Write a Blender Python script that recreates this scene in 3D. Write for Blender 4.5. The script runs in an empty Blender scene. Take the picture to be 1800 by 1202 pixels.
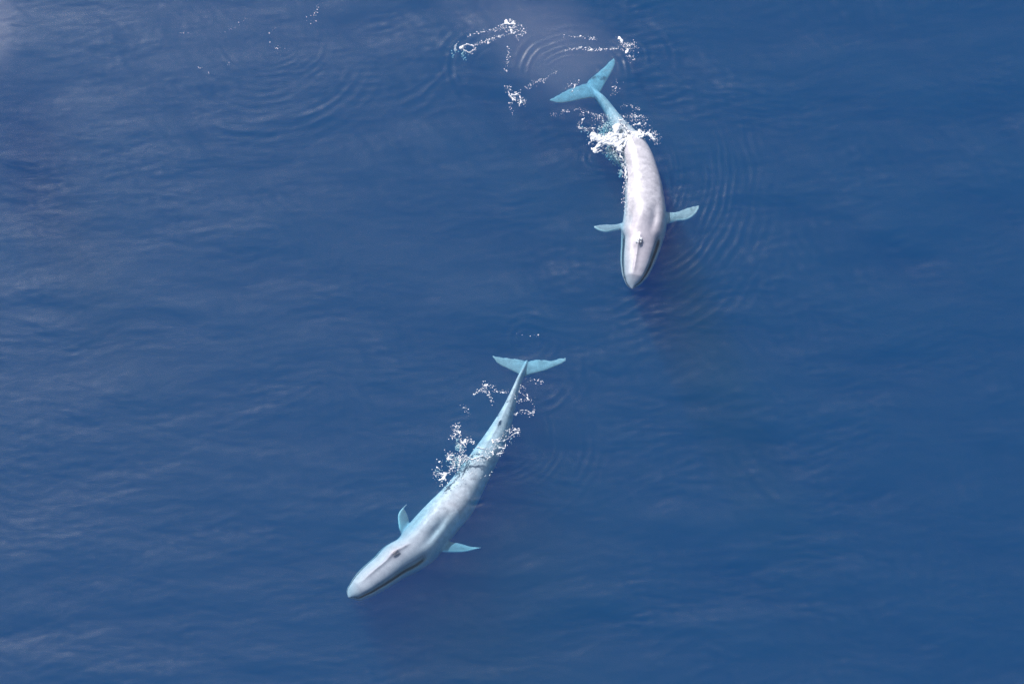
import bpy, math, random
import numpy as np
from mathutils import Vector

C = bpy.context.scene.collection
random.seed(4)
rng = np.random.default_rng(7)

# ------------------------------------------------------------------ camera
PITCH = math.radians(60.0)          # below the horizontal
DIST = 240.0
HFOV = math.radians(20.0)
cam_loc = np.array([0.0, -DIST*math.cos(PITCH), DIST*math.sin(PITCH)])
cd = bpy.data.cameras.new("camera")
cam = bpy.data.objects.new("camera", cd)
C.objects.link(cam)
cam.location = cam_loc
cam.rotation_euler = (math.pi/2 - PITCH, 0, 0)
cd.sensor_width = 36.0
cd.lens = 18.0/math.tan(HFOV/2)
cd.clip_start = 1.0
cd.clip_end = 20000.0
bpy.context.scene.camera = cam

# ------------------------------------------------------------------ light
SUN_EL = math.radians(33.5)
sx, sy = -0.50, 0.866                # horizontal direction towards the sun
sun_az = math.atan2(sx, sy)         # clockwise from +Y
world = bpy.data.worlds.new("World")
bpy.context.scene.world = world
world.use_nodes = True
nt = world.node_tree
nt.nodes.clear()
sky = nt.nodes.new("ShaderNodeTexSky")
sky.sky_type = 'NISHITA'
sky.sun_disc = False
sky.sun_elevation = SUN_EL
sky.sun_rotation = sun_az
sky.air_density = 1.0
sky.dust_density = 2.0
bg = nt.nodes.new("ShaderNodeBackground")
bg.inputs[1].default_value = 0.12
wo = nt.nodes.new("ShaderNodeOutputWorld")
nt.links.new(sky.outputs[0], bg.inputs[0])
nt.links.new(bg.outputs[0], wo.inputs[0])
sd = bpy.data.lights.new("sun", 'SUN')
sd.energy = 5.0
sd.angle = math.radians(0.53)
sd.color = (1.0, 0.965, 0.93)
sun = bpy.data.objects.new("sun", sd)
C.objects.link(sun)
sdir = Vector((sx*math.cos(SUN_EL), sy*math.cos(SUN_EL), math.sin(SUN_EL))).normalized()
sun.rotation_euler = sdir.to_track_quat('Z', 'Y').to_euler()
sun.location = (-60, 40, 60)

sc = bpy.context.scene
sc.view_settings.view_transform = 'Standard'
sc.view_settings.look = 'None'
sc.view_settings.gamma = 1.0
sc.view_settings.use_curve_mapping = False
sc.view_settings.exposure = 0.22
sc.render.engine = 'CYCLES'
sc.cycles.max_bounces = 7
sc.cycles.volume_bounces = 3
sc.cycles.transparent_max_bounces = 12
sc.cycles.caustics_reflective = False
sc.cycles.caustics_refractive = False
sc.cycles.sample_clamp_indirect = 6.0
sc.cycles.use_denoising = True
sc.cycles.denoising_prefilter = "NONE"

# ------------------------------------------------------------------ helpers
F_PX = 900.0/math.tan(HFOV/2)
def at(u, v, z=0.0):
    """point of the place that lies on height z, from a position in the photograph (1800 x 1202)"""
    x = (u-900.0)/F_PX
    y = -(v-601.0)/F_PX
    fwd = np.array([0, math.cos(PITCH), -math.sin(PITCH)])
    up = np.array([0, math.sin(PITCH), math.cos(PITCH)])
    d = fwd + up*y + np.array([1.0, 0, 0])*x
    t = (z-cam_loc[2])/d[2]
    return cam_loc + d*t

def mesh_np(name, verts, faces_flat, nper, mat=None, smooth=True):
    me = bpy.data.meshes.new(name)
    verts = np.asarray(verts, dtype=np.float32)
    nf = len(faces_flat)//nper
    me.vertices.add(len(verts))
    me.vertices.foreach_set("co", verts.ravel())
    me.loops.add(len(faces_flat))
    me.loops.foreach_set("vertex_index", np.asarray(faces_flat, dtype=np.int32))
    me.polygons.add(nf)
    me.polygons.foreach_set("loop_start", np.arange(0, nf*nper, nper, dtype=np.int32))
    me.polygons.foreach_set("use_smooth", np.full(nf, smooth))
    me.update(calc_edges=True)
    if mat: me.materials.append(mat)
    return me

def link(name, me, parent=None, label=None, cat=None, kind=None, group=None):
    o = bpy.data.objects.new(name, me)
    C.objects.link(o)
    if parent is not None: o.parent = parent
    if label: o["label"] = label
    if cat: o["category"] = cat
    if kind: o["kind"] = kind
    if group: o["group"] = group
    return o

class Noise2:
    """tileable-free value noise on arrays"""
    def __init__(self, seed):
        self.t = np.random.default_rng(seed).random((256, 256))
    def __call__(self, x, y):
        xi = np.floor(x).astype(int); yi = np.floor(y).astype(int)
        fx = x-xi; fy = y-yi
        fx = fx*fx*(3-2*fx); fy = fy*fy*(3-2*fy)
        a = self.t[xi & 255, yi & 255]; b = self.t[(xi+1) & 255, yi & 255]
        c = self.t[xi & 255, (yi+1) & 255]; d = self.t[(xi+1) & 255, (yi+1) & 255]
        return (a*(1-fx)+b*fx)*(1-fy)+(c*(1-fx)+d*fx)*fy
N1, N2, N3 = Noise2(1), Noise2(2), Noise2(3)

def sstep(a, b, x):
    t = np.clip((x-a)/(b-a), 0, 1)
    return t*t*(3-2*t)

# ------------------------------------------------------------------ the water's height
waves = []
for i in range(70):
    lam = 0.8*(13.0/0.8)**(rng.random()**1.15)
    ang = math.radians(-108) + rng.normal(0, 0.42)
    k = 2*math.pi/lam
    slope = 0.0072*(lam/3.0)**0.12
    waves.append((k*math.cos(ang), k*math.sin(ang), slope/k, rng.random()*6.283))

short = []
for i in range(26):
    lam = 0.55+0.9*rng.random()
    ang = math.radians(-100)+rng.normal(0, 0.5)
    k = 2*math.pi/lam
    short.append((k*math.cos(ang), k*math.sin(ang), 0.0062/k, rng.random()*6.283))

def px_m(p): return p/21.3
# centre u, v, inner radius, outer radius (m), wavelength, slope, angle centre, half width (deg, world, 0 = +x, 90 = away from camera)
rings = [
    (1095, 300, 3.6, 14.5, 0.42, 0.050, -28, 68, 1.25),
    (1085, 330, 4.0, 17.0, 0.56, 0.026, -30, 75, 1.2),
    (1010, 135, 2.0, 6.4, 0.46, 0.20, 85, 95, 1.0),
    (1090, 100, 2.0, 5.4, 0.50, 0.110, 40, 60, 1.0),
    (880, 120, 2.0, 7.5, 0.55, 0.060, 175, 80, 1.0),
    (900, 75, 0.8, 3.6, 0.45, 0.060, 100, 90, 1.0),
    (470, 70, 5.0, 12.5, 0.60, 0.065, -85, 66, 1.0),
    (640, 40, 6.0, 12.5, 0.62, 0.060, -75, 50, 1.0),
    (470, 60, 3.0, 7.0, 0.45, 0.050, -80, 95, 1.0),
    (870, 765, 3.2, 9.5, 0.44, 0.055, -20, 58, 1.0),
    (800, 810, 2.2, 4.6, 0.50, 0.060, 195, 60, 1.0),
    (1010, 395, 7.5, 13.0, 0.60, 0.045, -85, 50, 1.0),
    (1060, 275, 1.0, 3.8, 0.50, 0.120, -140, 60, 1.0),
    (930, 600, 0.4, 3.0, 0.50, 0.035, 90, 170, 1.0),
    (930, 645, 3.0, 5.5, 0.60, 0.050, -40, 60, 1.0),
]
ringsW = []
for (u, v, r0, r1, lam, sl, a0, ah, ey) in rings:
    c = at(u, v)
    ringsW.append((c[0], c[1], r0, r1, lam, sl, math.radians(a0), math.radians(ah), ey))

CREASE = [at(765, 866)[:2], at(782, 872)[:2], at(806, 879)[:2], at(832, 881)[:2], at(852, 878)[:2]]

def seg_dist(X, Y, pts):
    """distance to a polyline, and signed side"""
    best = np.full(X.shape, 1e9); side = np.zeros(X.shape); par = np.zeros(X.shape)
    n = len(pts)-1
    for i in range(n):
        ax, ay = pts[i][:2]; bx, by = pts[i+1][:2]
        dx, dy = bx-ax, by-ay
        L2 = dx*dx+dy*dy+1e-9
        t = np.clip(((X-ax)*dx+(Y-ay)*dy)/L2, 0, 1)
        ex = X-(ax+t*dx); ey = Y-(ay+t*dy)
        d = np.sqrt(ex*ex+ey*ey)
        m = d < best
        best = np.where(m, d, best)
        side = np.where(m, (dx*ey-dy*ex)/math.sqrt(L2), side)
        par = np.where(m, (i+t)/n, par)
    return best, side, par

def height(X, Y):
    X = np.asarray(X, float); Y = np.asarray(Y, float)
    Z = np.zeros(X.shape)
    R = np.sqrt(X*X+Y*Y)
    # patches of rougher and smoother water
    patch = 0.45+1.1*(0.6*N1(X*0.09+40, Y*0.13+40)+0.4*N2(X*0.25+9, Y*0.4+90))
    far = 1.0/(1.0+(R/400.0)**2)
    amp = np.exp(-(R/120.0)**4)
    XW = X+((N1(X*0.16+30, Y*0.21+30)-0.5)*1.5+(N2(X*0.5+30, Y*0.7+30)-0.5)*0.35)*amp
    YW = Y+((N3(X*0.13+70, Y*0.19+70)-0.5)*1.5+(N1(X*0.45+90, Y*0.65+90)-0.5)*0.35)*amp
    for kx, ky, a, ph in waves:
        Z += a*np.sin(kx*XW+ky*YW+ph)
    Z2 = np.zeros(X.shape)
    for kx, ky, a, ph in short:
        Z2 += a*np.sin(kx*XW+ky*YW+ph)
    breeze = 1.0+1.5*sstep(-18, 26, X+0.25*Y)             # the breeze freshens towards one side
    Z = (Z*(1+0.75*(breeze-1))+Z2*breeze*(N3(X*0.2+5, Y*0.35+5)*1.4))*patch*far*(R < 900)
    wob = (N2(X*0.35+60, Y*0.35+60)-0.5)*1.1 + (N3(X*0.9+60, Y*0.9+60)-0.5)*0.35
    for (cx, cy, r0, r1, lam, sl, a0, ah, ey) in ringsW:
        m = (np.abs(X-cx) < r1*1.5+2) & (np.abs(Y-cy) < r1*1.5+2)
        if not m.any(): continue
        sl = sl*(2.4 if cx > 0 else 1.6)
        x = X[m]-cx; y = (Y[m]-cy)/ey
        r = np.sqrt(x*x+y*y)+1e-6
        da = np.abs((np.arctan2(y, x)-a0+math.pi) % (2*math.pi)-math.pi)
        env = sstep(r0*0.8, r0*1.25, r)*(1-sstep(r1*0.72, r1*1.1, r))*(1-sstep(ah*0.5, ah*1.1, da))
        br = sstep(0.25, 0.75, N1(x*0.35+y*0.2+100, r*0.9+50))*1.3+0.15
        k = 2*math.pi/(lam*(0.75+0.5*r/r1))
        s = np.sin(k*r+wob[m]*2.2/lam*0.8)
        s = 0.8*s+0.25*(2*np.maximum(s, 0)**3-0.6)        # sharper crests
        Z[m] += env*br*sl/(2*math.pi/lam)*s
    # the fold of water across the nearer whale's back
    m = (np.abs(X-CREASE[2][0]) < 4) & (np.abs(Y-CREASE[2][1]) < 4)
    if m.any():
        d, s, p = seg_dist(X[m], Y[m], CREASE)
        fade = sstep(0.0, 0.15, p)*(1-sstep(0.85, 1.0, p))
        Z[m] += fade*(0.055*np.exp(-((s-0.10)/0.16)**2)-0.05*np.exp(-((s+0.22)/0.16)**2))*np.exp(-(d/0.8)**4)
    return Z

# ------------------------------------------------------------------ water material
def new_mat(name):
    m = bpy.data.materials.new(name)
    m.use_nodes = True
    m.node_tree.nodes.clear()
    return m, m.node_tree

wm, t = new_mat("sea_water")
out = t.nodes.new("ShaderNodeOutputMaterial")
tr = t.nodes.new("ShaderNodeBsdfTransparent")
gl = t.nodes.new("ShaderNodeBsdfGlossy")
gl.inputs["Roughness"].default_value = 0.35
def wmath(op, *a):
    n = t.nodes.new("ShaderNodeMath"); n.operation = op
    for i, v in enumerate(a):
        if isinstance(v, (int, float)): n.inputs[i].default_value = v
        else: t.links.new(v, n.inputs[i])
    return n.outputs[0]
mx = t.nodes.new("ShaderNodeMixShader")
tc = t.nodes.new("ShaderNodeTexCoord")
mp = t.nodes.new("ShaderNodeMapping")
mp.inputs["Rotation"].default_value = (0, 0, math.radians(18))
mp.inputs["Scale"].default_value = (0.70, 1.3, 1.0)
n1 = t.nodes.new("ShaderNodeTexNoise")
n1.inputs["Scale"].default_value = 1.5
n1.inputs["Detail"].default_value = 5.0
n1.inputs["Roughness"].default_value = 0.55
n1.inputs["Distortion"].default_value = 0.6
bp = t.nodes.new("ShaderNodeBump")
bp.inputs["Strength"].default_value = 1.0
bp.inputs["Distance"].default_value = 0.020
t.links.new(tc.outputs["Object"], mp.inputs[0])
t.links.new(mp.outputs[0], n1.inputs["Vector"])
t.links.new(n1.outputs[0], bp.inputs["Height"])
t.links.new(bp.outputs[0], gl.inputs["Normal"])
geo = t.nodes.new("ShaderNodeNewGeometry")
vd = t.nodes.new("ShaderNodeVectorMath"); vd.operation = 'DOT_PRODUCT'
t.links.new(geo.outputs["Incoming"], vd.inputs[0]); t.links.new(bp.outputs[0], vd.inputs[1])
sch = wmath('POWER', wmath('SUBTRACT', 1.0, wmath('MINIMUM', wmath('ABSOLUTE', vd.outputs["Value"]), 1.0)), 5.0)
t.links.new(wmath('ADD', wmath('MULTIPLY', sch, 0.979), 0.021), mx.inputs[0])
t.links.new(tr.outputs[0], mx.inputs[1])
t.links.new(gl.outputs[0], mx.inputs[2])
t.links.new(mx.outputs[0], out.inputs["Surface"])
vc = t.nodes.new("ShaderNodeVolumeCoefficients")
vc.inputs["Absorption Coefficients"].default_value = (0.36, 0.095, 0.030)
vc.inputs["Scatter Coefficients"].default_value = (0.0215, 0.0335, 0.0375)
t.links.new(vc.outputs[0], out.inputs["Volume"])

# ------------------------------------------------------------------ water: a closed body, fine where it is looked at
def axis(lo, hi, step, reach, growth=1.13):
    core = np.arange(lo, hi+step*0.5, step)
    ext = []; d = step; p = core[-1]
    while p < reach:
        d *= growth; p += d; ext.append(p)
    neg = []; d = step; p = core[0]
    while p > -reach:
        d *= growth; p -= d; neg.append(p)
    return np.array(neg[::-1]+list(core)+ext)
gx = axis(-46, 46, 0.125, 6000)
gy = axis(-32, 38, 0.105, 6000)
GX, GY = np.meshgrid(gx, gy, indexing='xy')
nx, ny = len(gx), len(gy)
GZ = height(GX, GY)
top = np.stack([GX.ravel(), GY.ravel(), GZ.ravel()], 1)
idx = np.arange(nx*ny).reshape(ny, nx)
q = np.stack([idx[:-1, :-1], idx[:-1, 1:], idx[1:, 1:], idx[1:, :-1]], -1).reshape(-1, 4)
# skirt and bottom
loop = np.concatenate([idx[0, :], idx[1:, -1], idx[-1, -2::-1], idx[-2:0:-1, 0]])
nb = len(loop)
low = top[loop].copy(); low[:, 2] = -120.0
base = nx*ny
li = base+np.arange(nb)
side = np.stack([np.roll(loop, -1), loop, li, np.roll(li, -1)], -1)
cen = base+nb
verts = np.concatenate([top, low, [[0, 0, -120.0]]])
tri = np.stack([li, np.roll(li, -1), np.full(nb, cen), np.full(nb, cen)], -1)
me = mesh_np("sea", verts, np.concatenate([q, side]).ravel(), 4, wm)
import bmesh
bm = bmesh.new(); bm.from_mesh(me)
bm.verts.ensure_lookup_table()
bm.faces.new([bm.verts[int(i)] for i in li[::-1]])
bm.verts.remove(bm.verts[cen])
bm.to_mesh(me); bm.free()
link("sea", me, kind="structure", label="calm deep blue open sea with ripple rings")

# ------------------------------------------------------------------ whales
def skin_material():
    m, t = new_mat("whale_skin")
    out = t.nodes.new("ShaderNodeOutputMaterial")
    b = t.nodes.new("ShaderNodeBsdfPrincipled")
    tc = t.nodes.new("ShaderNodeTexCoord")
    def noise(scale, det, rough=0.6, dist=0.0):
        n = t.nodes.new("ShaderNodeTexNoise")
        n.inputs["Scale"].default_value = scale
        n.inputs["Detail"].default_value = det
        n.inputs["Roughness"].default_value = rough
        n.inputs["Distortion"].default_value = dist
        t.links.new(tc.outputs["Object"], n.inputs["Vector"])
        return n
    a = noise(1.5, 7, 0.68, 0.3)
    c = noise(2.4, 7, 0.75, 0.2)
    def math_(op, x, y, clamp=False):
        n = t.nodes.new("ShaderNodeMath"); n.operation = op; n.use_clamp = clamp
        for i, v in enumerate((x, y)):
            if isinstance(v, (int, float)): n.inputs[i].default_value = v
            else: t.links.new(v, n.inputs[i])
        return n.outputs[0]
    mr = t.nodes.new("ShaderNodeMapRange")
    t.links.new(a.outputs[0], mr.inputs[0])
    mr.inputs[1].default_value = 0.38; mr.inputs[2].default_value = 0.60
    cr = t.nodes.new("ShaderNodeMix"); cr.data_type = 'RGBA'
    cr.inputs[6].default_value = (0.41, 0.40, 0.45, 1)
    cr.inputs[7].default_value = (0.60, 0.58, 0.63, 1)
    t.links.new(mr.outputs[0], cr.inputs[0])
    # small dark flecks
    mr2 = t.nodes.new("ShaderNodeMapRange")
    t.links.new(c.outputs[0], mr2.inputs[0])
    mr2.inputs[1].default_value = 0.50; mr2.inputs[2].default_value = 0.68
    mr2.inputs[4].default_value = 0.42
    c2 = t.nodes.new("ShaderNodeMix"); c2.data_type = 'RGBA'
    c2.inputs[7].default_value = (0.26, 0.25, 0.31, 1)
    t.links.new(mr2.outputs[0], c2.inputs[0])
    t.links.new(cr.outputs[2], c2.inputs[6])
    # pigment: dark lip, pale fin edges
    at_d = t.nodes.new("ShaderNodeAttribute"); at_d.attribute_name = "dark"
    at_p = t.nodes.new("ShaderNodeAttribute"); at_p.attribute_name = "pale"
    at_h = t.nodes.new("ShaderNodeAttribute"); at_h.attribute_name = "head"
    c5 = t.nodes.new("ShaderNodeMix"); c5.data_type = 'RGBA'
    c5.inputs[7].default_value = (0.39, 0.36, 0.42, 1)
    t.links.new(math_('MULTIPLY', at_h.outputs["Fac"], 0.6), c5.inputs[0])
    at_f = t.nodes.new("ShaderNodeAttribute"); at_f.attribute_name = "fin"
    c6 = t.nodes.new("ShaderNodeMix"); c6.data_type = 'RGBA'
    c6.inputs[7].default_value = (0.15, 0.17, 0.19, 1)
    t.links.new(math_('MULTIPLY', at_f.outputs["Fac"], math_('ADD', mr2.outputs[0], 0.55), True), c6.inputs[0])
    t.links.new(c2.outputs[2], c6.inputs[6])
    t.links.new(c6.outputs[2], c5.inputs[6])
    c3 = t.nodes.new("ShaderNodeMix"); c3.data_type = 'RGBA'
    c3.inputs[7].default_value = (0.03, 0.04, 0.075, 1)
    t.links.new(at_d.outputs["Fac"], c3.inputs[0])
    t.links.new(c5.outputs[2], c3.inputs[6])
    c4 = t.nodes.new("ShaderNodeMix"); c4.data_type = 'RGBA'
    c4.inputs[7].default_value = (0.78, 0.80, 0.80, 1)
    t.links.new(at_p.outputs["Fac"], c4.inputs[0])
    t.links.new(c3.outputs[2], c4.inputs[6])
    t.links.new(c4.outputs[2], b.inputs["Base Color"])
    b.inputs["Roughness"].default_value = 0.34
    gp = t.nodes.new("ShaderNodeNewGeometry"); sp = t.nodes.new("ShaderNodeSeparateXYZ")
    t.links.new(gp.outputs["Position"], sp.inputs[0])
    wet = t.nodes.new("ShaderNodeMapRange")
    wet.inputs[1].default_value = -0.06; wet.inputs[2].default_value = 0.06; wet.inputs[3].default_value = 0.06; wet.inputs[4].default_value = 0.6
    t.links.new(sp.outputs["Z"], wet.inputs[0]); t.links.new(wet.outputs[0], b.inputs["Specular IOR Level"])
    b.inputs["IOR"].default_value = 1.5
    bp = t.nodes.new("ShaderNodeBump")
    bp.inputs["Strength"].default_value = 0.3
    bp.inputs["Distance"].default_value = 0.035
    t.links.new(math_('ADD', c.outputs[0], a.outputs[0]), bp.inputs["Height"])
    t.links.new(bp.outputs[0], b.inputs["Normal"])
    t.links.new(b.outputs[0], out.inputs["Surface"])
    return m
SKIN = skin_material()
def plain(name, col, rough):
    m, t = new_mat(name)
    out = t.nodes.new("ShaderNodeOutputMaterial")
    b = t.nodes.new("ShaderNodeBsdfPrincipled")
    n = t.nodes.new("ShaderNodeTexNoise"); n.inputs["Scale"].default_value = 9
    r = t.nodes.new("ShaderNodeMapRange"); r.inputs[3].default_value = 0.8; r.inputs[4].default_value = 1.15
    t.links.new(n.outputs[0], r.inputs[0])
    v = t.nodes.new("ShaderNodeHueSaturation"); v.inputs["Color"].default_value = (*col, 1)
    t.links.new(r.outputs[0], v.inputs["Value"])
    t.links.new(v.outputs[0], b.inputs["Base Color"])
    b.inputs["Roughness"].default_value = rough
    t.links.new(b.outputs[0], out.inputs["Surface"])
    return m
DARK = plain("nostril_skin", (0.17, 0.165, 0.20), 0.5)
EYE = plain("eye_dark", (0.02, 0.02, 0.025), 0.15)

def smooth_interp(xs, ys, x):
    """monotone-ish cubic (Catmull-Rom) through the stations"""
    xs = np.asarray(xs, float); ys = np.asarray(ys, float)
    m = np.gradient(ys, xs)
    i = np.clip(np.searchsorted(xs, x)-1, 0, len(xs)-2)
    h = xs[i+1]-xs[i]; tt = np.clip((x-xs[i])/h, 0, 1)
    return ((2*tt**3-3*tt**2+1)*ys[i]+(tt**3-2*tt**2+tt)*h*m[i]
            + (-2*tt**3+3*tt**2)*ys[i+1]+(tt**3-tt**2)*h*m[i+1])

def loft(rings):
    """closed mesh from rings (n, m, 3)"""
    R = np.asarray(rings); n, m = R.shape[:2]
    V = list(R.reshape(-1, 3))
    F = []
    for i in range(n-1):
        for j in range(m):
            a = i*m+j; b_ = i*m+(j+1) % m
            F.append((a, b_, b_+m, a+m))
    V.append(R[0].mean(0)); V.append(R[-1].mean(0))
    c0, c1 = n*m, n*m+1
    for j in range(m):
        F.append((c0, (j+1) % m, j)); F.append((c1, (n-1)*m+j, (n-1)*m+(j+1) % m))
    return V, F

def fin(sections, thick, power=0.6, nseg=14):
    """lens-section fin through (leading point, trailing point) pairs"""
    P = np.array([[s[0], s[1]] for s in sections])    # (k,2,3)
    k = len(P)
    xs = np.arange(k)
    x = np.linspace(0, k-1, (k-1)*5+1)
    A = np.stack([smooth_interp(xs, P[:, 0, c], x) for c in range(3)], 1)
    B = np.stack([smooth_interp(xs, P[:, 1, c], x) for c in range(3)], 1)
    T = np.interp(x, xs, thick)
    rr = []
    for a, b_, th in zip(A, B, T):
        ring = []
        for j in range(nseg):
            an = 2*math.pi*j/nseg
            f = 0.5-0.5*math.cos(an)
            p = a+(b_-a)*f
            ring.append(p+np.array([0, 0, th*0.5*math.sin(an)*(1-0.35*f)]))
        rr.append(ring)
    return loft(rr)

def whale(name, label, st, fins, head_end, blow, vox=0.055, roll=0.0):
    """st: rows (left u, left v, right u, right v, top z, up/width, down/width)"""
    S = np.array([[*at(r[0], r[1], r[4]-0.9), *at(r[2], r[3], r[4]-0.9)] for r in st])
    Lp, Rp = S[:, :3], S[:, 3:]
    mid = (Lp+Rp)/2
    hw = np.linalg.norm((Lp-Rp)[:, :2], axis=1)/2
    ztop = np.array([r[4] for r in st]); hu = np.array([r[5] for r in st]); hd = np.array([r[6] for r in st])
    d = np.concatenate([[0], np.cumsum(np.linalg.norm(np.diff(mid[:, :2], axis=0), axis=1))])
    L = d[-1]
    n = 170
    s = L*np.linspace(0, 1, n)**1.15
    cx = smooth_interp(d, mid[:, 0], s); cy = smooth_interp(d, mid[:, 1], s)
    w = np.maximum(smooth_interp(d, hw, s), 0.02)
    # round the snout
    w *= np.sqrt(np.clip(1-(1-np.clip(s/0.65, 0, 1))**2, 0.0008, 1))
    zt = smooth_interp(d, ztop, s); up = np.interp(s, d, hu); dn = np.interp(s, d, hd)
    tx = np.gradient(cx, s); ty = np.gradient(cy, s)
    ln = np.hypot(tx, ty); tx /= ln; ty /= ln
    nx_, ny_ = -ty, tx                                  # lateral
    hh = w*up; zc = zt-np.interp(s, [0, 1.2, 30], [0.42, 0.0, 0.0])-hh
    head = head_end
    m = 72
    rr = []
    for i in range(n):
        ring = []
        u = s[i]/head
        hd_on = float(1-sstep(0.86, 1.05, u))*float(sstep(0.0, 0.03, u)) if u < 1.1 else 0.0
        for j in range(m):
            an = 2*math.pi*j/m
            ca, sa = math.cos(an), math.sin(an)
            # flatter rostrum, rounder trunk
            e = 0.86
            y = math.copysign(abs(ca)**e, ca)*w[i]
            z = (math.copysign(abs(sa)**(1.0-0.18*(1-hd_on)), sa))*(hh[i] if sa > 0 else w[i]*dn[i])
            # upper jaw narrower than the lower, groove between
            if hd_on > 0:
                asn = math.degrees(math.asin(max(-1, min(1, sa))))
                g = math.exp(-((asn-18)/8.0)**2)
                upn = float(sstep(12, 24, asn))
                y *= 1-hd_on*(0.11*upn+0.20*g)
                z -= hd_on*0.12*g*w[i]
            yl = y
            if sa > 0:
                # ridge along the rostrum, raised guard round the blowholes, nape with hollows
                z += 0.11*math.exp(-(yl/0.13)**2)*float(sstep(0.15, 0.4, u)*(1-sstep(0.86, 0.95, u)))
                z += 0.17*math.exp(-(yl/0.34)**2)*math.exp(-((s[i]-blow)/0.50)**2)
                z -= 0.22*math.exp(-((abs(yl)-0.52*w[i])/(0.16*w[i]))**2)*math.exp(-((s[i]-head*1.22)/(0.20*head))**2)*sa
                z += 0.10*math.exp(-(yl/(0.25*w[i]))**2)*math.exp(-((s[i]-head*1.25)/(0.25*head))**2)
                # dorsal fin, small, three quarters back
                fs = (s[i]-0.745*L)/L
                z += 0.20*math.exp(-(yl/0.07)**2)*float(sstep(-0.020, 0.006, fs)*(1-sstep(0.006, 0.014, fs)))
                z += 0.05*math.exp(-(yl/0.10)**2)*float(sstep(0.5, 0.8, s[i]/L))
            if roll:
                cr_, sr_ = math.cos(roll), math.sin(roll)
                y, z = y*cr_-z*sr_, y*sr_+z*cr_
            ring.append((cx[i]+nx_[i]*y, cy[i]+ny_[i]*y, zc[i]+z))
        rr.append(ring)
    V, F = loft(rr)
    nV = len(V)
    allV = [tuple(v) for v in V]; allF = list(F)
    for sections, th in fins:
        v2, f2 = fin(sections, th)
        o = len(allV)
        allV += [tuple(v) for v in v2]; allF += [tuple(i+o for i in f) for f in f2]
    tmp = bpy.data.meshes.new("tmp"); tmp.from_pydata(allV, [], allF); tmp.update()
    b = bmesh.new(); b.from_mesh(tmp); bmesh.ops.recalc_face_normals(b, faces=b.faces); b.to_mesh(tmp); b.free()
    ob = bpy.data.objects.new("tmp", tmp); C.objects.link(ob)
    md = ob.modifiers.new("r", 'REMESH'); md.mode = 'VOXEL'; md.voxel_size = vox
    ms = ob.modifiers.new("s", 'SMOOTH'); ms.factor = 0.5; ms.iterations = 3
    dg = bpy.context.evaluated_depsgraph_get()
    me = bpy.data.meshes.new_from_object(ob.evaluated_get(dg))
    bpy.data.objects.remove(ob); bpy.data.meshes.remove(tmp)
    me.polygons.foreach_set("use_smooth", np.ones(len(me.polygons), bool))
    nv = len(me.vertices)
    co = np.empty(nv*3, np.float32); me.vertices.foreach_get("co", co); co = co.reshape(-1, 3).astype(float)
    near = np.empty(nv, int)
    cc = np.stack([cx, cy], 1)
    for a in range(0, nv, 20000):
        dd = ((co[a:a+20000, None, :2]-cc[None])**2).sum(2)
        near[a:a+20000] = dd.argmin(1)
    lat = (co[:, 0]-cx[near])*nx_[near]+(co[:, 1]-cy[near])*ny_[near]
    fwd = (co[:, 0]-cx[near])*tx[near]+(co[:, 1]-cy[near])*ty[near]
    hz = co[:, 2]-zc[near]
    w_ = w[near]; u = (s[near]+np.where(near == 0, fwd, 0))/head
    asn = np.degrees(np.arctan2(hz/np.maximum(hh[near], .05), np.abs(lat)/np.maximum(w_, .05)))
    onbody = np.abs(lat) < w_*1.12
    latu = lat*math.cos(roll)+hz*math.sin(roll); hzu = -lat*math.sin(roll)+hz*math.cos(roll)
    asn = np.degrees(np.arctan2(hzu/np.maximum(hh[near], .05), np.abs(latu)/np.maximum(w_, .05)))
    latf = np.abs(latu)/np.maximum(w_, .05)
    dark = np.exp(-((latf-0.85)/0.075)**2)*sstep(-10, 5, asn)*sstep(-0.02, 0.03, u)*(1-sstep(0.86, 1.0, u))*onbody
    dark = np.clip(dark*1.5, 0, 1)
    # pale lower lip rim
    headf = (1-sstep(1.0, 1.5, u))
    pale = np.zeros(nv); finv = np.zeros(nv)
    fin_tone = {id(q_[0]): i < 2 for i, q_ in enumerate(fins)}
    # pale rims of the fins
    for sections, th in fins:
        lead = np.array([q_[0][:2] for q_ in sections])
        dl, _, par = seg_dist(co[:, 0], co[:, 1], lead)
        pale = np.maximum(pale, (1.3 if fin_tone[id(sections)] else 0.3)*np.exp(-(dl/0.12)**2)*sstep(0.1, 0.35, par)*(~onbody))
        mfin = (seg_dist(co[:, 0], co[:, 1], np.array([(q_[0][:2]+q_[1][:2])/2 for q_ in sections]))[0] < 1.3) & ~onbody
        finv = np.maximum(finv, mfin*(0.8 if fin_tone[id(sections)] else 0.35))
    pale = np.clip(pale, 0, 1)
    for nm, arr in (("dark", dark), ("pale", pale), ("head", headf), ("fin", finv)):
        at_ = me.attributes.new(nm, 'FLOAT', 'POINT'); at_.data.foreach_set("value", arr.astype(np.float32))
    me.materials.clear(); me.materials.append(SKIN); me.name = name
    root = bpy.data.objects.new(name, None); C.objects.link(root)
    k = int(np.argmin(np.abs(s-L*0.45)))
    root.location = (cx[k], cy[k], zc[k])
    root["label"] = label; root["category"] = "blue whale"; root["group"] = "blue whales swimming at the surface"
    root.empty_display_size = 1.0
    me.transform(__import__("mathutils").Matrix.Translation((-cx[k], -cy[k], -zc[k])))
    body = link("body", me, root)
    org = np.array([cx[k], cy[k], zc[k]])
    # surface height finder on the finished body
    def top_at(x, y):
        dd = (co[:, 0]-x)**2+(co[:, 1]-y)**2
        c_ = np.where(dd < 0.09**2)[0]
        return co[c_, 2].max() if len(c_) else zc[k]
    # two nostril slits
    kb = int(np.argmin(np.abs(s-blow)))
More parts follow.
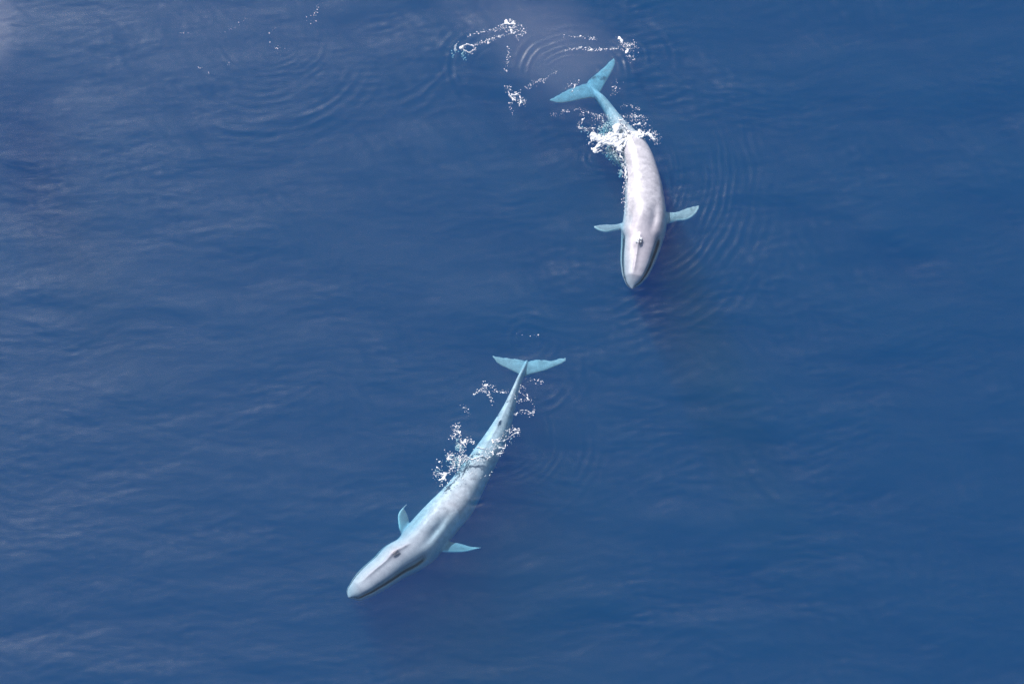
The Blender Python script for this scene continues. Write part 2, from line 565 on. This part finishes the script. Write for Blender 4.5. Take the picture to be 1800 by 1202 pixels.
    for sg in (-1, 1):
        V = []; F = []
        pts = []
        for f in np.linspace(-1, 1, 9):
            px_ = cx[kb]+tx[kb]*f*0.30+nx_[kb]*sg*(0.06+0.07*(f+1)/2)
            py_ = cy[kb]+ty[kb]*f*0.30+ny_[kb]*sg*(0.06+0.07*(f+1)/2)
            pts.append((px_, py_, top_at(px_, py_)+0.012, 0.05*math.sqrt(max(0.03, 1-f*f))))
        rgs = []
        for (px_, py_, pz_, r_) in pts:
            rgs.append([(px_+nx_[kb]*r_*math.cos(a), py_+ny_[kb]*r_*math.cos(a), pz_+0.02*math.sin(a)) for a in np.linspace(0, 2*math.pi, 8, endpoint=False)])
        V, F = loft(rgs)
        mm = bpy.data.meshes.new("nostril"); mm.from_pydata([tuple(np.array(v)-org) for v in V], [], F); mm.materials.append(DARK)
        mm.polygons.foreach_set("use_smooth", np.ones(len(mm.polygons), bool))
        link("nostril", mm, root)
    return root, dict(s=s, cx=cx, cy=cy, w=w, L=L)

def pairs(lst, z0, z1):
    k = len(lst)
    o = []
    for i, (a, b_) in enumerate(lst):
        z = z0+(z1-z0)*i/(k-1)
        o.append((at(a[0], a[1], z), at(b_[0], b_[1], z)))
    return o

# nearer whale, wholly just under the surface
near_st = [(*q_[:4], q_[4]-0.20, *q_[5:]) for q_ in [
    (610, 1053, 615, 1057, -0.12, 0.55, 0.9),
    (609, 1040, 627, 1057, -0.10, 0.50, 0.9),
    (616, 1024, 648, 1051, -0.08, 0.50, 0.9),
    (634, 999, 676, 1036, -0.06, 0.52, 0.9),
    (656, 978, 702, 1019, -0.05, 0.58, 0.9),
    (672, 959, 724, 1004, -0.05, 0.64, 0.9),
    (690, 949, 746, 990, -0.06, 0.70, 0.95),
    (708, 932, 768, 972, -0.10, 0.74, 0.95),
    (723, 914, 786, 949, -0.12, 0.78, 0.95),
    (744, 893, 808, 920, -0.12, 0.80, 0.95),
    (771, 867, 832, 892, -0.12, 0.80, 0.95),
    (798, 838, 851, 855, -0.16, 0.85, 0.95),
    (830, 797, 874, 809, -0.20, 0.92, 1.0),
    (861, 755, 894, 764, -0.22, 1.05, 1.1),
    (887, 715, 905, 720, -0.28, 1.5, 1.5),
    (901, 688, 912, 692, -0.40, 1.9, 1.9),
    (910, 669, 918, 672, -0.60, 1.9, 1.9),
    (918, 655, 924, 657, -0.80, 1.5, 1.5),
    (925, 642, 928, 643, -1.05, 1.0, 1.0),
]]
near_fins = [
    (pairs([((712, 950), (735, 926)), ((703, 934), (721, 919)), ((700, 920), (719, 912)), ((699, 909), (717, 906)), ((701, 901), (714, 899)), ((706, 894), (711, 893)), ((715, 885.5), (716.5, 885))], -1.6, -0.9), [.5, .42, .34, .28, .22, .16, .1]),
    (pairs([((745, 965), (765, 942)), ((765, 969), (783, 947)), ((779, 970), (794, 952)), ((803, 971), (807, 954)), ((822, 969), (822, 958.5)), ((835, 965.6), (835, 961)), ((846, 962.5), (846.5, 961.5))], -1.5, -1.3), [.55, .46, .36, .28, .22, .16, .1]),
    (pairs([((914, 662), (927, 640)), ((913, 659), (926, 636)), ((906, 655), (916, 632)), ((892, 648), (902, 630)), ((880, 642.5), (889, 628.5)), ((873, 637), (876, 627)), ((865.5, 626.5), (866.5, 625))], -1.40, -1.10), [.40, .36, .26, .2, .16, .13, .08]),
    (pairs([((922, 663), (924, 640)), ((925, 661), (928, 636)), ((937, 657), (940, 632)), ((957, 652), (955, 632)), ((976, 644.5), (970, 633.5)), ((987, 639.5), (982, 630)), ((994.5, 635), (995.5, 628))], -1.40, -1.05), [.40, .36, .26, .2, .16, .13, .08]),
]
whale("blue_whale", "long straight pale whale under clear shallow water, head towards lower left, both flippers out", near_st, near_fins, 7.2, 5.15, roll=-0.16)

far_st = [
    (1109, 514, 1113, 514, 0.00, 0.55, 0.9),
    (1100, 504, 1122, 505, 0.02, 0.50, 0.9),
    (1095, 495, 1131, 496, 0.05, 0.48, 0.9),
    (1091, 475, 1144, 475, 0.12, 0.52, 0.9),
    (1090, 453, 1153, 453, 0.20, 0.60, 0.9),
    (1091, 431, 1161, 431, 0.26, 0.66, 0.9),
    (1092, 410, 1167, 409, 0.32, 0.72, 0.9),
    (1095, 389, 1172, 386, 0.42, 0.80, 0.9),
    (1098, 366, 1171, 364, 0.48, 0.82, 0.9),
    (1099, 345, 1168, 343, 0.50, 0.84, 0.95),
    (1100, 323, 1164, 320, 0.50, 0.86, 0.95),
    (1099, 301, 1157, 297, 0.48, 0.90, 0.95),
    (1096, 280, 1149, 274, 0.42, 0.95, 1.0),
    (1091, 262, 1137, 252, 0.26, 1.0, 1.0),
    (1083, 244, 1117, 232, -0.05, 1.1, 1.1),
    (1074, 225, 1098, 215, -0.40, 1.3, 1.3),
    (1064, 204, 1081, 196, -0.75, 1.4, 1.4),
    (1051, 184, 1064, 177, -0.95, 1.5, 1.5),
    (1039, 170, 1047, 165, -1.35, 1.2, 1.2),
    (1032, 158, 1037, 154, -1.55, 0.9, 0.9),
]
far_fins = [
    (pairs([((1108, 408), (1108, 392)), ((1093, 405), (1093, 392)), ((1082, 405.5), (1082, 394.6)), ((1065, 408.6), (1065, 394.6)), ((1053, 406), (1053, 395.5)), ((1044, 400.5), (1044.5, 397.5))], -1.0, -0.7), [.5, .42, .32, .26, .2, .1]),
    (pairs([((1150, 398), (1150, 375)), ((1175, 393), (1173, 373)), ((1190, 389), (1188, 373)), ((1207, 387), (1203, 367.6)), ((1221, 378.5), (1216, 363.5)), ((1229, 366), (1229, 361))], -1.1, -0.7), [.55, .46, .34, .27, .2, .1]),
    (pairs([((1046, 174), (1036, 150)), ((1038, 173), (1029, 147)), ((1022, 175.5), (1017, 151)), ((1006, 179), (1002, 156)), ((990, 181.5), (988, 163)), ((977, 181), (976, 170)), ((965.5, 177), (966.5, 175))], -1.70, -1.3), [.42, .36, .28, .22, .17, .13, .08]),
    (pairs([((1044, 174), (1030, 156)), ((1052, 167), (1032, 145)), ((1062, 151), (1042, 134.5)), ((1072, 133), (1054, 125)), ((1079, 120), (1064, 115.5)), ((1082, 110), (1073, 107)), ((1080, 103.5), (1078, 103))], -1.70, -1.5), [.42, .36, .28, .22, .17, .13, .08]),
]
whale("blue_whale", "curving whale with bright dry back above water, head towards the bottom, tail behind foam", far_st, far_fins, 5.6, 4.3, roll=-0.13)

# ------------------------------------------------------------------ foam
def foam_material(name, col, rough=0.6):
    m, t = new_mat(name)
    out = t.nodes.new("ShaderNodeOutputMaterial")
    b = t.nodes.new("ShaderNodeBsdfPrincipled")
    n = t.nodes.new("ShaderNodeTexNoise"); n.inputs["Scale"].default_value = 14; n.inputs["Detail"].default_value = 3
    r = t.nodes.new("ShaderNodeMapRange"); r.inputs[3].default_value = 0.86; r.inputs[4].default_value = 1.04
    t.links.new(n.outputs[0], r.inputs[0])
    v = t.nodes.new("ShaderNodeHueSaturation"); v.inputs["Color"].default_value = (*col, 1)
    t.links.new(r.outputs[0], v.inputs["Value"])
    t.links.new(v.outputs[0], b.inputs["Base Color"])
    b.inputs["Roughness"].default_value = rough
    t.links.new(b.outputs[0], out.inputs["Surface"])
    return m
FOAM = foam_material("foam_white", (0.88, 0.89, 0.92))
BUB = foam_material("bubble_white", (0.80, 0.84, 0.84))

_ico = None
def ico():
    global _ico
    if _ico is None:
        b = bmesh.new(); bmesh.ops.create_icosphere(b, subdivisions=1, radius=1)
        b.verts.ensure_lookup_table()
        _ico = (np.array([v.co[:] for v in b.verts]), np.array([[v.index for v in f.verts] for f in b.faces]))
        b.free()
    return _ico

def blobs(P, R, flat=0.5):
    v, f = ico()
    n = len(P)
    sc_ = R[:, None]*np.stack([0.75+0.6*rng.random(n), 0.75+0.6*rng.random(n), np.full(n, flat)], 1)
    V = P[:, None, :]+v[None]*sc_[:, None, :]*(0.85+0.3*rng.random((n, len(v), 1)))
    F = f[None]+(np.arange(n)*len(v))[:, None, None]
    return V.reshape(-1, 3), F.reshape(-1)

def foam_patch(label, strokes, lace=1.0, warp=0.35, base=0.50, step=0.05, drops=1.0, name="sea_foam"):
    """strokes: (points in the photograph, half width px, density)"""
    W = [(np.array([at(u, v)[:2] for u, v in pts]), px_m(w), dns) for pts, w, dns in strokes]
    allp = np.concatenate([p for p, _, _ in W]); mw = max(w for _, w, _ in W)*2+0.3
    x = np.arange(allp[:, 0].min()-mw, allp[:, 0].max()+mw, step)
    y = np.arange(allp[:, 1].min()-mw, allp[:, 1].max()+mw, step)
    X, Y = np.meshgrid(x, y)
    wx = X+(N1(X*1.3+7, Y*1.3)-0.5)*2*warp+(N2(X*4, Y*4+3)-0.5)*0.6*warp
    wy = Y+(N2(X*1.3, Y*1.3+11)-0.5)*2*warp+(N3(X*4+8, Y*4)-0.5)*0.6*warp
    M = np.zeros(X.shape)
    for p, w, dns in W:
        d, _, _ = seg_dist(wx, wy, p)
        M = np.maximum(M, dns*np.exp(-(d/w)**2))
    r1 = 1-np.abs(2*N1(wx*3.0+31, wy*3.0+5)-1)*1.6
    r2 = 1-np.abs(2*N2(wx*6.5+3, wy*6.5+50)-1)*1.5
    fine = N3(X*11, Y*11)
    D = M*(base+lace*(0.42*r1+0.34*r2)+0.35*(fine-0.5))
    D += (M-1.0)*0.25*(M > 1)
    thr = 0.58
    keep = D > thr
    k4 = keep[:-1, :-1] & keep[1:, :-1] & keep[:-1, 1:] & keep[1:, 1:]
    id_ = np.full(X.shape, -1); jj, ii = np.where(k4)
    used = np.zeros(X.shape, bool)
    for a, b_ in ((0, 0), (0, 1), (1, 0), (1, 1)): used[jj+a, ii+b_] = True
    id_[used] = np.arange(used.sum())
    zz = height(X[used], Y[used])
    lift = np.clip(D[used]-thr, 0, 0.6)*0.14+0.02+0.02*fine[used]
    V = np.stack([X[used], Y[used], zz+lift], 1)
    nU = len(V)
    Vb = V.copy(); Vb[:, 2] = zz-0.02
    q_ = np.stack([id_[jj, ii], id_[jj, ii+1], id_[jj+1, ii+1], id_[jj+1, ii]], 1)
    tris = np.concatenate([q_[:, [0, 1, 2]], q_[:, [0, 2, 3]]])
    # side walls
    from collections import Counter
    e = np.concatenate([q_[:, [0, 1]], q_[:, [1, 2]], q_[:, [2, 3]], q_[:, [3, 0]]])
    key = np.sort(e, 1); kk = key[:, 0].astype(np.int64)*(nU+1)+key[:, 1]
    uq, inv, cnt = np.unique(kk, return_inverse=True, return_counts=True)
    eb = e[cnt[inv] == 1]
    wall = np.concatenate([np.stack([eb[:, 1], eb[:, 0], eb[:, 0]+nU], 1), np.stack([eb[:, 1], eb[:, 0]+nU, eb[:, 1]+nU], 1)]) if len(eb) else np.zeros((0, 3), int)
    Vs = [V, Vb]; Fs = [tris.ravel(), wall.ravel()]; off = 2*nU
    # froth beads and thrown drops
    P = []; Rr = []
    for p, w, dns in W:
        seg = np.linalg.norm(np.diff(p, axis=0), axis=1)
        n = int(max(10, seg.sum()*(36+140*w)*dns*drops))
        tt = rng.random(n)*seg.sum(); cs = np.concatenate([[0], np.cumsum(seg)])
        i = np.clip(np.searchsorted(cs, tt)-1, 0, len(seg)-1)
        f = (tt-cs[i])/np.maximum(seg[i], 1e-6)
        base_ = p[i]+(p[i+1]-p[i])*f[:, None]
        clump = N2(base_[:, 0]*2.1, base_[:, 1]*2.1)
        keep_ = rng.random(n) < clump*1.5
        q2 = base_+rng.normal(0, w*0.75+0.03, (n, 2))
        q2 += (np.stack([N1(q2[:, 0]*1.3, q2[:, 1]*1.3), N2(q2[:, 0]*1.3, q2[:, 1]*1.3)], 1)-0.5)*warp
        q2 = q2[keep_]
        P.append(q2); Rr.append(0.013+0.042*rng.random(len(q2))**2.5)
    P = np.concatenate(P); Rr = np.concatenate(Rr)
    P3 = np.column_stack([P, height(P[:, 0], P[:, 1])+Rr*0.3])
    bv, bf = blobs(P3, Rr)
    Vs.append(bv); Fs.append(bf+off)
    me = mesh_np("sea_foam", np.concatenate(Vs), np.concatenate(Fs), 3, FOAM)
    return link(name, me, kind="stuff", label=label, cat="foam")

exec_foam = [
 ("white churned foam over the tail stock of the curving whale", [
    ([(1045, 240), (1062, 246), (1082, 250), (1100, 246), (1118, 246), (1132, 240)], 7, 1.15),
    ([(1082, 224), (1074, 240), (1090, 256), (1094, 268)], 6, 1.3),
    ([(1050, 262), (1058, 252), (1072, 243)], 6, 1.15),
    ([(1060, 240), (1078, 236), (1092, 238)], 5, 1.1),
    ([(1046, 258), (1056, 266), (1062, 262)], 5, 0.9),
    ([(1036, 250), (1044, 240), (1052, 234)], 5, 0.72),
    ([(1088, 210), (1096, 224), (1108, 238)], 4.5, 0.95),
    ([(1098, 256), (1108, 247), (1116, 243)], 4, 1.3),
    ([(1122, 236), (1136, 232), (1144, 238), (1150, 244)], 6, 0.82),
    ([(1090, 272), (1097, 290), (1095, 308)], 3.5, 0.75),
    ([(1100, 250), (1118, 240), (1140, 232)], 5, 0.9),
    ([(1068, 236), (1066, 246), (1076, 252), (1088, 250), (1090, 238)], 5, 1.25),
    ([(1104, 268), (1100, 300), (1098, 340), (1097, 370)], 1.1, 0.74)]),
 ("scattered white spatter to the right of the curving whale's tail stock", [
    ([(1085, 196), (1098, 188), (1112, 188), (1124, 194)], 2.5, 0.66),
    ([(1094, 206), (1108, 206), (1122, 206), (1136, 210)], 6, 0.72),
    ([(1102, 216), (1118, 218), (1134, 216)], 6, 0.66),
    ([(1078, 170), (1084, 156), (1082, 144)], 6, 0.60),
    ([(1140, 228), (1152, 240), (1156, 256)], 6, 0.62)]),
 ("thin loop of foam left of the curving whale's tail stock", [
    ([(1016, 222), (1024, 206), (1028, 192), (1036, 196)], 3, 0.80),
    ([(1014, 221), (1030, 226), (1044, 224)], 3, 0.78),
    ([(1036, 196), (1050, 204), (1062, 200), (1070, 212)], 2.5, 0.66),
    ([(1042, 210), (1060, 214), (1058, 222)], 5, 0.62)]),
 ("broken flecks along the trailing edge of the farther tail fluke", [
    ([(1004, 168), (1012, 160), (1010, 152)], 3, 0.80),
    ([(970, 199), (985, 198), (1000, 193), (1020, 190)], 2.2, 0.66),
    ([(992, 158), (1008, 150), (1020, 146)], 2, 0.62)]),
 ("small bright foam ring at the far left of the wake", [
    ([(801, 92), (800, 84), (806, 77)], 1.6, 0.92),
    ([(814, 84), (824, 79), (833, 83), (835, 90), (826, 96), (818, 92), (812, 87)], 2.0, 1.0),
    ([(811, 88), (814, 86)], 3.8, 1.5)]),
 ("frothy knot at the top of the wake above the tail", [
    ([(878, 50), (886, 42), (898, 36), (905, 40), (904, 48)], 3.0, 0.95),
    ([(898, 44), (906, 52), (902, 60), (896, 58)], 3.0, 0.92),
    ([(912, 42), (922, 48), (916, 58), (910, 66)], 4.0, 0.68),
    ([(890, 54), (898, 60), (914, 70)], 3.0, 0.66)]),
 ("two thin lines of flecks trailing from the small foam ring", [
    ([(836, 62), (852, 57), (870, 52), (880, 48)], 1.6, 0.82),
    ([(822, 66), (832, 62), (846, 59)], 1.6, 0.62),
    ([(834, 79), (852, 74), (866, 71), (880, 66), (894, 64)], 1.7, 0.78)]),
 ("dotted white line and tangle left of the farther tail fluke", [
    ([(895, 84), (892, 100), (892, 116), (890, 128)], 1.8, 0.66),
    ([(890, 152), (896, 164), (904, 172), (914, 176)], 2.6, 0.98),
    ([(902, 168), (910, 164), (918, 172), (916, 184)], 3.2, 0.84),
    ([(900, 178), (899, 190), (901, 198)], 2.0, 0.68),
    ([(916, 162), (934, 148), (960, 140), (978, 130)], 2.5, 0.58)]),
 ("curved white line of froth beyond the farther tail fluke", [
    ([(1000, 86), (1022, 85), (1040, 88), (1060, 88), (1076, 86), (1094, 86)], 1.3, 0.98),
    ([(990, 66), (1008, 62), (1030, 64), (1050, 68)], 1.4, 0.72),
    ([(992, 96), (1000, 88)], 1.2, 0.62)]),
 ("foam cluster beyond the tip of the raised right tail fluke", [
    ([(1086, 66), (1094, 74), (1102, 82), (1110, 78)], 4.0, 0.80),
    ([(1096, 88), (1106, 84), (1114, 80)], 3.5, 0.82),
    ([(1100, 92), (1106, 100), (1114, 106)], 4.0, 0.64),
    ([(1112, 74), (1118, 90), (1112, 108)], 4.0, 0.58)]),
 ("tangled lacy foam on the left flank of the straight whale", [
    ([(796, 754), (800, 746), (804, 752), (804, 762)], 3.0, 0.86),
    ([(794, 772), (800, 762), (810, 766), (813, 778), (814, 788), (811, 796)], 2.8, 1.02),
    ([(816, 782), (824, 772), (832, 776), (838, 780)], 3.2, 0.76),
    ([(784, 808), (790, 798), (800, 798), (812, 804), (822, 806)], 4.0, 1.0),
    ([(784, 806), (796, 806), (812, 810), (826, 808)], 3.2, 1.02),
    ([(796, 806), (794, 820), (790, 832), (776, 834)], 3.6, 0.86),
    ([(762, 822), (768, 832), (778, 838)], 4.5, 0.84),
    ([(765, 810), (770, 812)], 3.0, 0.9),
    ([(774, 842), (782, 850), (786, 852)], 3.8, 0.96),
    ([(822, 806), (810, 814), (804, 828)], 2.4, 0.90)]),
 ("ragged foam line crossing the straight whale's back", [
    ([(826, 808), (840, 806), (850, 808), (858, 802), (866, 794)], 2.6, 1.05),
    ([(838, 792), (850, 790), (862, 792), (870, 788)], 2.4, 0.92),
    ([(868, 782), (880, 774), (894, 771), (904, 766)], 2.8, 1.0),
    ([(888, 766), (900, 758), (912, 758), (908, 766)], 4.2, 0.76),
    ([(876, 786), (886, 788), (890, 778)], 3.4, 0.90),
    ([(872, 802), (882, 798), (884, 790)], 2.4, 0.98),
    ([(846, 838), (856, 832), (872, 824)], 2.2, 0.62),
    ([(800, 842), (816, 836), (834, 828)], 5.0, 0.52)]),
 ("loop of white flecks right of the straight whale's tail stock", [
    ([(908, 694), (918, 690), (928, 698), (934, 704)], 4.0, 0.70),
    ([(912, 702), (922, 700), (932, 702)], 3.2, 0.64),
    ([(937, 708), (938, 718), (934, 727), (930, 730)], 1.7, 0.88),
    ([(906, 729), (914, 725), (924, 725), (932, 730)], 1.7, 0.98),
    ([(914, 680), (920, 688)], 3.0, 0.60),
    ([(930, 668), (944, 672), (954, 666)], 4.0, 0.55)]),
 ("forked spray of white flecks left of the straight whale's tail stock", [
    ([(836, 691), (848, 687), (856, 684), (852, 678), (858, 676)], 2.4, 0.90),
    ([(852, 676), (862, 676), (868, 682)], 3.4, 0.74),
    ([(856, 688), (861, 698), (866, 708)], 2.2, 0.92),
    ([(868, 690), (882, 688), (896, 684)], 2.0, 0.62),
    ([(817, 712), (822, 722), (824, 730)], 1.6, 0.62)]),
 ("faint arc of flecks beyond the straight whale's tail", [
    ([(908, 588), (922, 588), (940, 588), (952, 590)], 1.4, 0.66)]),
 ("sparse faint specks of old foam in the upper left water", [
    ([(318, 58), (334, 58)], 1.2, 0.72), ([(402, 112), (406, 120)], 2.0, 0.60), ([(470, 78), (496, 84), (486, 96)], 3.0, 0.58),
    ([(392, 58), (412, 48), (430, 30)], 1.0, 0.60), ([(350, 118), (372, 132)], 2.0, 0.55), ([(540, 40), (566, 8)], 5.0, 0.54), ([(470, 60), (486, 50)], 1.2, 0.62)]),
]
for lab, strokes in exec_foam:
    if "ring at the far left" in lab: foam_patch(lab, strokes, lace=0.35, warp=0.08, base=0.72, step=0.035, drops=0.6)
    elif "churned" in lab: foam_patch(lab, strokes, lace=0.7, base=0.72)
    elif "sparse" in lab or "faint" in lab: foam_patch(lab, strokes, base=0.40, drops=0.28)
    else: foam_patch(lab, strokes)

# fine bubbles driven under the surface beside the whales
def bubbles(label, strokes, n, zlo, zhi, r=0.05):
    P = []
    for pts, w in strokes:
        p = np.array([at(u, v)[:2] for u, v in pts])
        for i in range(n):
            k = rng.integers(0, len(p)-1); f = rng.random()
            P.append([*(p[k]+(p[k+1]-p[k])*f+rng.normal(0, px_m(w)*0.6, 2)), zlo+(zhi-zlo)*rng.random()])
    P = np.array(P)
    nn = N2(P[:, 0]*0.9, P[:, 1]*0.9)*0.6+N1(P[:, 0]*2.5, P[:, 1]*2.5)*0.4
    P = P[nn > 0.45]
    v, f = blobs(P, r*(0.5+rng.random(len(P))), flat=0.7)
    me = mesh_np("bubble_cloud", v, f, 3, BUB)
    link("bubble_cloud", me, kind="stuff", label=label, cat="bubbles")
bubbles("pale turquoise bubbles sinking beside the curving whale's tail stock", [([(1040, 205), (1060, 215), (1072, 235)], 14), ([(1060, 250), (1085, 268), (1095, 300)], 6), ([(1064, 238), (1085, 244)], 10)], 900, -1.6, -0.25)
bubbles("pale bubbles under the foam on the straight whale's left flank", [([(790, 800), (805, 810), (825, 806)], 9), ([(800, 770), (810, 785)], 6), ([(770, 825), (785, 845)], 8), ([(850, 800), (875, 785), (895, 772)], 8)], 260, -0.9, -0.1, 0.035)
bubbles("turquoise glow of bubbles under the small foam ring", [([(802, 82), (812, 84)], 7)], 260, -1.6, -0.3)

# ------------------------------------------------------------------ painted wet highlight, breath mist and added haze
cen_ = at(1123, 421, 0.43)  # white blobs painted in as the wet highlight by the blowhole
P = cen_+rng.normal(0, 1, (120, 3))*np.array([0.10, 0.14, 0.02])
v_, f_ = blobs(P, 0.03+0.05*rng.random(len(P)), flat=0.9)
link("wet_highlight", mesh_np("wet_highlight", v_, f_, 3, FOAM), kind="stuff", label="small white burst of spray over the curving whale's blowhole", cat="painted highlight")

def mist(label, cu, cv, z, size, dens, rot, seed):  # breath mist, and the added haze volumes too
    m, t = new_mat("mist_haze")
    out = t.nodes.new("ShaderNodeOutputMaterial")
    pv = t.nodes.new("ShaderNodeVolumePrincipled")
    pv.inputs["Color"].default_value = (0.93, 0.86, 0.95, 1)
    tc = t.nodes.new("ShaderNodeTexCoord")
    def mth(op, *a):
        n = t.nodes.new("ShaderNodeMath"); n.operation = op
        for i, v in enumerate(a):
            if isinstance(v, (int, float)): n.inputs[i].default_value = v
            else: t.links.new(v, n.inputs[i])
        return n.outputs[0]
    ln = t.nodes.new("ShaderNodeVectorMath"); ln.operation = 'LENGTH'
    t.links.new(tc.outputs["Object"], ln.inputs[0])
    no = t.nodes.new("ShaderNodeTexNoise"); no.noise_dimensions = '4D'; no.inputs["W"].default_value = seed
    no.inputs["Scale"].default_value = 1.7; no.inputs["Detail"].default_value = 3
    t.links.new(tc.outputs["Object"], no.inputs["Vector"])
    edge = mth('SUBTRACT', 1.0, mth('ADD', ln.outputs["Value"], mth('MULTIPLY', mth('SUBTRACT', no.outputs[0], 0.5), 0.9)))
    t.links.new(mth('MULTIPLY', mth('POWER', mth('MAXIMUM', edge, 0.0), 1.3), dens), pv.inputs["Density"])
    t.links.new(pv.outputs[0], out.inputs["Volume"])
    b = bmesh.new(); bmesh.ops.create_icosphere(b, subdivisions=3, radius=1.25)
    me = bpy.data.meshes.new("mist"); b.to_mesh(me); b.free(); me.materials.append(m)
    o = link("mist", me, kind="stuff", label=label, cat="mist")
    o.location = at(cu, cv, z); o.rotation_euler = (0, 0, rot); o.scale = size
    return o
mist("thin lilac breath mist drifting over the foam by the farther tail", 985, 95, 3.4, (6.5, 8, 2.6), 0.040, 0.5, 3)
mist("faint streak of breath mist above the wake near the top edge", 890, 30, 4.0, (8, 6, 3.0), 0.018, -0.3, 8)
mist("added pale haze standing in for glare at the top left corner", -75, 10, 6.0, (6.0, 11.0, 4.4), 0.085, 0.1, 12)  # added volume imitating window glare in this corner
mist("very thin veil of lilac haze along the top left water", 420, 30, 4.2, (30.0, 12.0, 3.2), 0.006, 0.0, 20)  # wide, very thin scattering volume over the upper left
